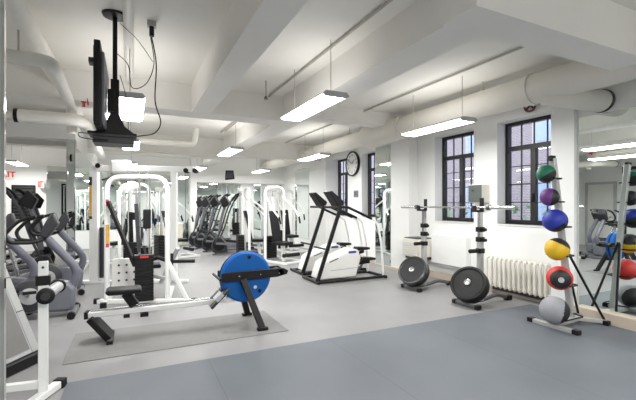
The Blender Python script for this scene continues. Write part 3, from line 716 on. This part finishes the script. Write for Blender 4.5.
# ------------------------------------------------------------------ generic weight stations
def make_station(label, loc, rz):
    t = thing('weight_station', label, 'weight machine', loc, rz, 'white weight stations at the back of the room')
    MB().tube([(-.3, .2, .03), (-.3, .2, 1.85), (.3, .2, 1.85), (.3, .2, .03)], .035, .2, 12).build('arch_frame', M['white'], t)
    MB().bar((-.3, -.6, .03), (-.3, .5, .03), .06, .05).bar((.3, -.6, .03), (.3, .5, .03), .06, .05).bar((-.3, -.55, .03), (.3, -.55, .03), .06, .05).build('base_rail', M['white'], t, .005, each=True)
    mb = MB()
    for i in range(14): mb.box(-.16, .16, .3, .46, .06+i*.04, .06+i*.04+.034)
    mb.build('weight_stack', M['black'], t, .003)
    for x in (-.08, .08): MB().cyl((x, .38, .1), (x, .38, 1.82), .012).build('guide_rod', M['chrome'], t, each=True)
    MB().bar((0, .1, .5), (0, .26, 1.25), .26, .06).build('back_pad', M['pad'], t, .02)
    MB().box(-.17, .17, -.32, .1, .42, .5).build('seat', M['pad'], t, .02)
    MB().bar((0, -.15, .03), (0, -.1, .42), .07, .07).bar((0, .15, .5), (0, .3, 1.6), .05, .05).build('seat_frame', M['white'], t, .005, each=True)
    for s in (-1, 1):
        a = MB().tube([(s*.26, .2, 1.6), (s*.36, -.1, 1.35), (s*.32, -.35, 1.1)], .022, .1).build('press_arm', M['white'], t, each=True)
        MB().cyl((s*.32, -.35, 1.12), (s*.31, -.4, .95), .022).build('hand_grip', M['black'], a)
    MB().cyl((-.25, -.42, .2), (.25, -.42, .2), .045).build('ankle_roller', M['pad'], t)
    MB().bar((-.15, .38, 1.8), (.15, .38, 1.8), .1, .1).build('top_housing', M['offwhite'], t, .01)
    return t
s1 = make_station('white arch weight station just left of the stair climbers', (3.3, 9.0, 0), .35)
copy_tree(s1, (4.3, 10.95, 0), .2, 'farther white arch weight station beside the back mirrors')
copy_tree(s1, (2.95, 10.0, 0), 1.5, 'white weight station turned sideways behind the blue flywheel')
copy_tree(s1, (.1, 9.4, 0), 2.9, 'white weight station behind the multi gym, seen through its arch')
copy_tree(s1, (-.3, 10.7, 0), -1.3, 'white weight station against the left partition mirror')
copy_tree(s1, (1.0, 10.9, 0), 1.9, 'white weight station below the end of the overhead beam')

# ------------------------------------------------------------------ ellipticals
def make_elliptical(label, loc, rz, grp):
    t = thing('elliptical_trainer', label, 'elliptical', loc, rz, grp)
    MB().prism([(.3, .06), (.72, .06), (.76, .25), (.66, .48), (.5, .5), (.36, .32)], -.1, .1).build('drive_housing', M['dgrey'], t, .03)
    MB().bar((-.8, 0, .05), (.7, 0, .05), .08, .06).bar((-.8, -.3, .03), (-.8, .3, .03), .07, .05).bar((.65, -.3, .03), (.65, .3, .03), .07, .05).build('base_frame', M['grey'], t, .006, each=True)
    MB().tube([(.55, 0, .6), (.5, 0, 1.0), (.38, 0, 1.4)], .04, .2).build('mast', M['grey'], t)
    c_ = MB().prism([(.22, 1.42), (.42, 1.32), (.5, 1.5), (.36, 1.66)], -.18, .18).build('console', M['black'], t, .02)
    MB().bar((.28, 0, 1.45), (.37, 0, 1.62), .26, .01).build('screen', M['screen'], c_)
    for s in (-1, 1):
        MB().tube([(.62, s*.22, .32), (.42, s*.25, .8), (.3, s*.27, 1.25), (.12, s*.24, 1.62), (.0, s*.2, 1.7)], .022, .2).build('arm_lever', M['dgrey'], t)
        MB().tube([(.16, s*.245, 1.52), (.05, s*.22, 1.68), (-.05, s*.19, 1.72)], .03, .05).build('hand_grip', M['black'], t)
        MB().bar((.6, s*.2, .32), (-.7, s*.2, .16+.1*s), .05, .06).build('pedal_rail', M['grey'], t, .006)
        MB().prism([(-.42, .22+.08*s), (.0, .26+.06*s), (.05, .34+.06*s), (-.02, .3+.06*s), (-.42, .26+.08*s)], s*.2-.08, s*.2+.08).build('foot_pedal', M['black'], t, .006)
    MB().lathe([(.15, -.13), (.17, -.12), (.17, .12), (.15, .13)], (.54, 0, .28), (0, 1, 0), 28).build('flywheel', M['black'], t)
    return t
GE = 'ellipticals in a row before the back mirrors'
e1 = make_elliptical('nearest dark elliptical of the back row, rightmost', (2.75, 10.9, 0), 2.75, GE)
copy_tree(e1, (2.62, 11.75, 0), 2.75, 'second dark elliptical of the back row from the right', GE)
copy_tree(e1, (2.5, 12.6, 0), 2.75, 'third dark elliptical of the back row from the right', GE)
copy_tree(e1, (2.45, 13.4, 0), 2.75, 'dark elliptical closest to the back mirror', GE)
copy_tree(e1, (-2.0, 8.3, 0), .1, 'dark elliptical behind the grey exercise bike at far left', GE)
copy_tree(e1, (-2.2, 9.9, 0), .6, 'dark elliptical in the left bay below the slatted board', GE)

# ------------------------------------------------------------------ exercise bikes (left)
def make_bike(label, loc, rz):
    t = thing('exercise_bike', label, 'exercise bike', loc, rz, 'grey exercise bikes at the left')
    MB().prism([(-.45, .1), (.36, .06), (.43, .1), (.45, .34), (.38, .42), (.2, .46), (-.05, .44), (-.3, .36), (-.45, .28)], -.11, .11).build('body_shell', M['shell'], t, .04)
    MB().lathe([(.17, -.145), (.19, -.13), (.19, .13), (.17, .145)], (-.02, 0, .3), (0, 1, 0), 32).build('crank_cover', M['dgrey'], t)
    MB().lathe([(.08, -.155), (.1, -.15), (.1, .15), (.08, .155)], (-.02, 0, .3), (0, 1, 0), 32).build('crank_ring', M['lgrey'], t)
    MB().tube([(.38, 0, .3), (.47, 0, .56), (.12, 0, 1.0)], .05, .12, 14).build('neck', M['purple_grey'], t)
    c_ = MB().prism([(.06, 1.02), (.14, .98), (.26, 1.16), (.22, 1.3), (.17, 1.28)], -.09, .09).build('console', M['dgrey'], t, .02)
    MB().bar((.08, 0, 1.08), (.18, 0, 1.28), .14, .012).build('screen', M['screen'], c_)
    for s in (-1, 1):
        MB().tube([(.12, s*.04, .98), (.0, s*.12, .94), (-.2, s*.24, .96), (-.24, s*.25, 1.06), (-.1, s*.24, 1.22), (.06, s*.23, 1.26)], .021, .07).build('handlebar', M['black'], t)
        p_ = MB().bar((-.02, s*.16, .3), (-.02+s*.12, s*.17, .3-s*.1), .02, .035).build('crank_arm', M['steel'], t)
        MB().box(-.07+s*.12, .03+s*.12, s*.24-.05, s*.24+.05, .28-s*.1, .31-s*.1).build('pedal', M['black'], p_, .004)
    MB().cyl((-.38, 0, .3), (-.5, 0, .82), .03).build('seat_post', M['steel'], t)
    MB().prism([(-.65, .82), (-.3, .84), (-.26, .87), (-.45, .9), (-.66, .94)], -.12, .12).build('seat', M['pad'], t, .03)
    MB().bar((.42, -.25, .04), (.42, .25, .04), .07, .06).bar((-.42, -.25, .04), (-.42, .25, .04), .07, .06).build('stabiliser', M['grey'], t, .006)
    for x in (-.42, .42):
        for s in (-.25, .25): MB().cyl((x, s-.03, .045), (x, s+.03, .045), .045).build('end_cap', M['black'], t, each=True)
    return t
b1 = make_bike('grey exercise bike with black loop handlebar behind the white post', (-1.09, 5.82, 0), 0)
copy_tree(b1, (-1.62, 6.25, 0), .1, 'grey exercise bike at the left frame edge, mostly hidden')
copy_tree(b1, (-1.15, 7.2, 0), .1, 'grey exercise bike behind the nearest bike, before the mirrored column')

# ------------------------------------------------------------------ foreground post machine, left
F = thing('bench_frame', 'white steel bench frame post with roller in the left foreground', 'weight bench', (-.58, 3.39, 0), .1)
MB().box(-.03, .03, -.03, .03, .02, .99).build('post', M['white'], F, .004)
MB().cyl((0, -.031, .95), (0, -.034, .95), .009).build('adjustment_hole', M['dgrey'], F)
MB().box(-.045, .045, -.04, .04, .82, .89).build('collar', M['black'], F, .006, each=True)
MB().cyl((.02, -.07, .755), (.08, .16, .77), .04).build('roller', M['lgrey'], F)
MB().lathe([(.04, 0), (.056, .008), (.056, .04), (.045, .05)], (.02, -.12, .755), (0, 1, 0), 28).lathe([(.05, 0), (.055, .008), (.055, .03)], (.08, .16, .77), (0, 1, 0), 28).build('roller_end', M['black'], F, each=True)
MB().lathe([(.028, 0), (.028, .006)], (.02, -.125, .755), (0, 1, 0), 24).build('roller_hub', M['dgrey'], F)
MB().cyl((-.12, .0, .77), (-.04, 0, .77), .012).build('pin', M['black'], F)
MB().bar((-.45, .12, .1), (0, 0, .1), .05, .05).build('cross_bar', M['white'], F, .004, each=True)
MB().bar((-.1, -.2, .03), (.09, .13, .03), .06, .05).build('foot', M['white'], F, .005)
MB().bar((.08, .11, .03), (.11, .165, .03), .075, .065).build('foot_cap', M['black'], F, .006, each=True)
I = thing('incline_platform', 'sloping grey ribbed platform with black lower edge at the left edge', 'platform', (-.9, 4.0, 0))
def q(x, yy, z): return V((x+.9, yy-4.0, z))
A, B, D = q(-1.15, 3.55, .1), q(-.75, 4.22, .1), q(-1.57, 3.69, 1.28); C = B+(D-A)
MB().quadslab(A, B, C, D, .05).build('deck', M['lgrey'], I, .006)
n_ = (B-A).cross(D-A).normalized()*.004
def on(u, v_): return A+(B-A)*u+(D-A)*v_+n_
MB().quadslab(on(.90, .0), on(1.0, 0), on(1.0, 1), on(.90, 1), .03).build('side_rail', M['silver'], I, .004)
MB().quadslab(on(-.02, .03)+n_*.5, on(.88, .03)+n_*.5, on(.88, .97)+n_*.5, on(-.02, .97)+n_*.5, .004).build('tread_surface', mat('tread_grey', rgb(116, 114, 112), .5), I)
mb = MB()
for v_ in (.3, .55, .78): mb.quadslab(on(.90, v_)+n_, on(1.0, v_)+n_, on(1.0, v_+.006)+n_, on(.90, v_+.006)+n_, .006)
mb.build('rail_seam', M['dgrey'], I)
MB().bar(A+V((-.02, 0, -.05)), B+V((0.01, 0, -.05)), .08, .09).build('lower_edge', M['black'], I, .01)
# dark rack seen in the big mirror
K = thing('power_rack', 'tall black metal power rack standing in the left bay', 'rack', (-2.6, 5.4, 0))
for x in (-.5, .5):
    for yy in (-.5, .5): MB().box(x-.04, x+.04, yy-.04, yy+.04, 0, 2.45).build('upright', M['black'], K, .005, each=True)
MB().box(-.5, .5, -.54, -.46, 2.37, 2.45).box(-.5, .5, .46, .54, 2.37, 2.45).box(-.54, -.46, -.5, .5, 2.37, 2.45).box(.46, .54, -.5, .5, 2.37, 2.45).build('top_frame', M['black'], K, each=True)
MB().box(-.54, -.46, -.5, .5, 0, .06).box(.46, .54, -.5, .5, 0, .06).build('base_frame', M['black'], K, each=True)
MB().box(.4, .52, -.5, .5, .95, 1.0).build('spotter_bar', M['steel'], K)

# ------------------------------------------------------------------ camera, world, render look
cam = bpy.data.cameras.new('camera'); co = bpy.data.objects.new('camera', cam); COL.objects.link(co)
co.location = (0, 0, 1.4); co.rotation_euler = (PI/2, 0, -math.atan2(.435, .9))
cam.sensor_width = 36; cam.lens = 385/636*36; cam.shift_y = 5/636; cam.clip_start = .05
S.camera = co
wd = bpy.data.worlds.new('world'); S.world = wd; wd.use_nodes = True
bg = wd.node_tree.nodes['Background']; bg.inputs[0].default_value = (.80, .88, 1, 1); bg.inputs[1].default_value = 3.0
S.view_settings.view_transform = 'Standard'
S.view_settings.look = 'None'
S.view_settings.exposure = .56
S.view_settings.gamma = 1.05
S.cycles.use_denoising = True
S.cycles.max_bounces = 10; S.cycles.diffuse_bounces = 6; S.cycles.glossy_bounces = 6; S.cycles.transparent_max_bounces = 8
S.cycles.sample_clamp_indirect = 6
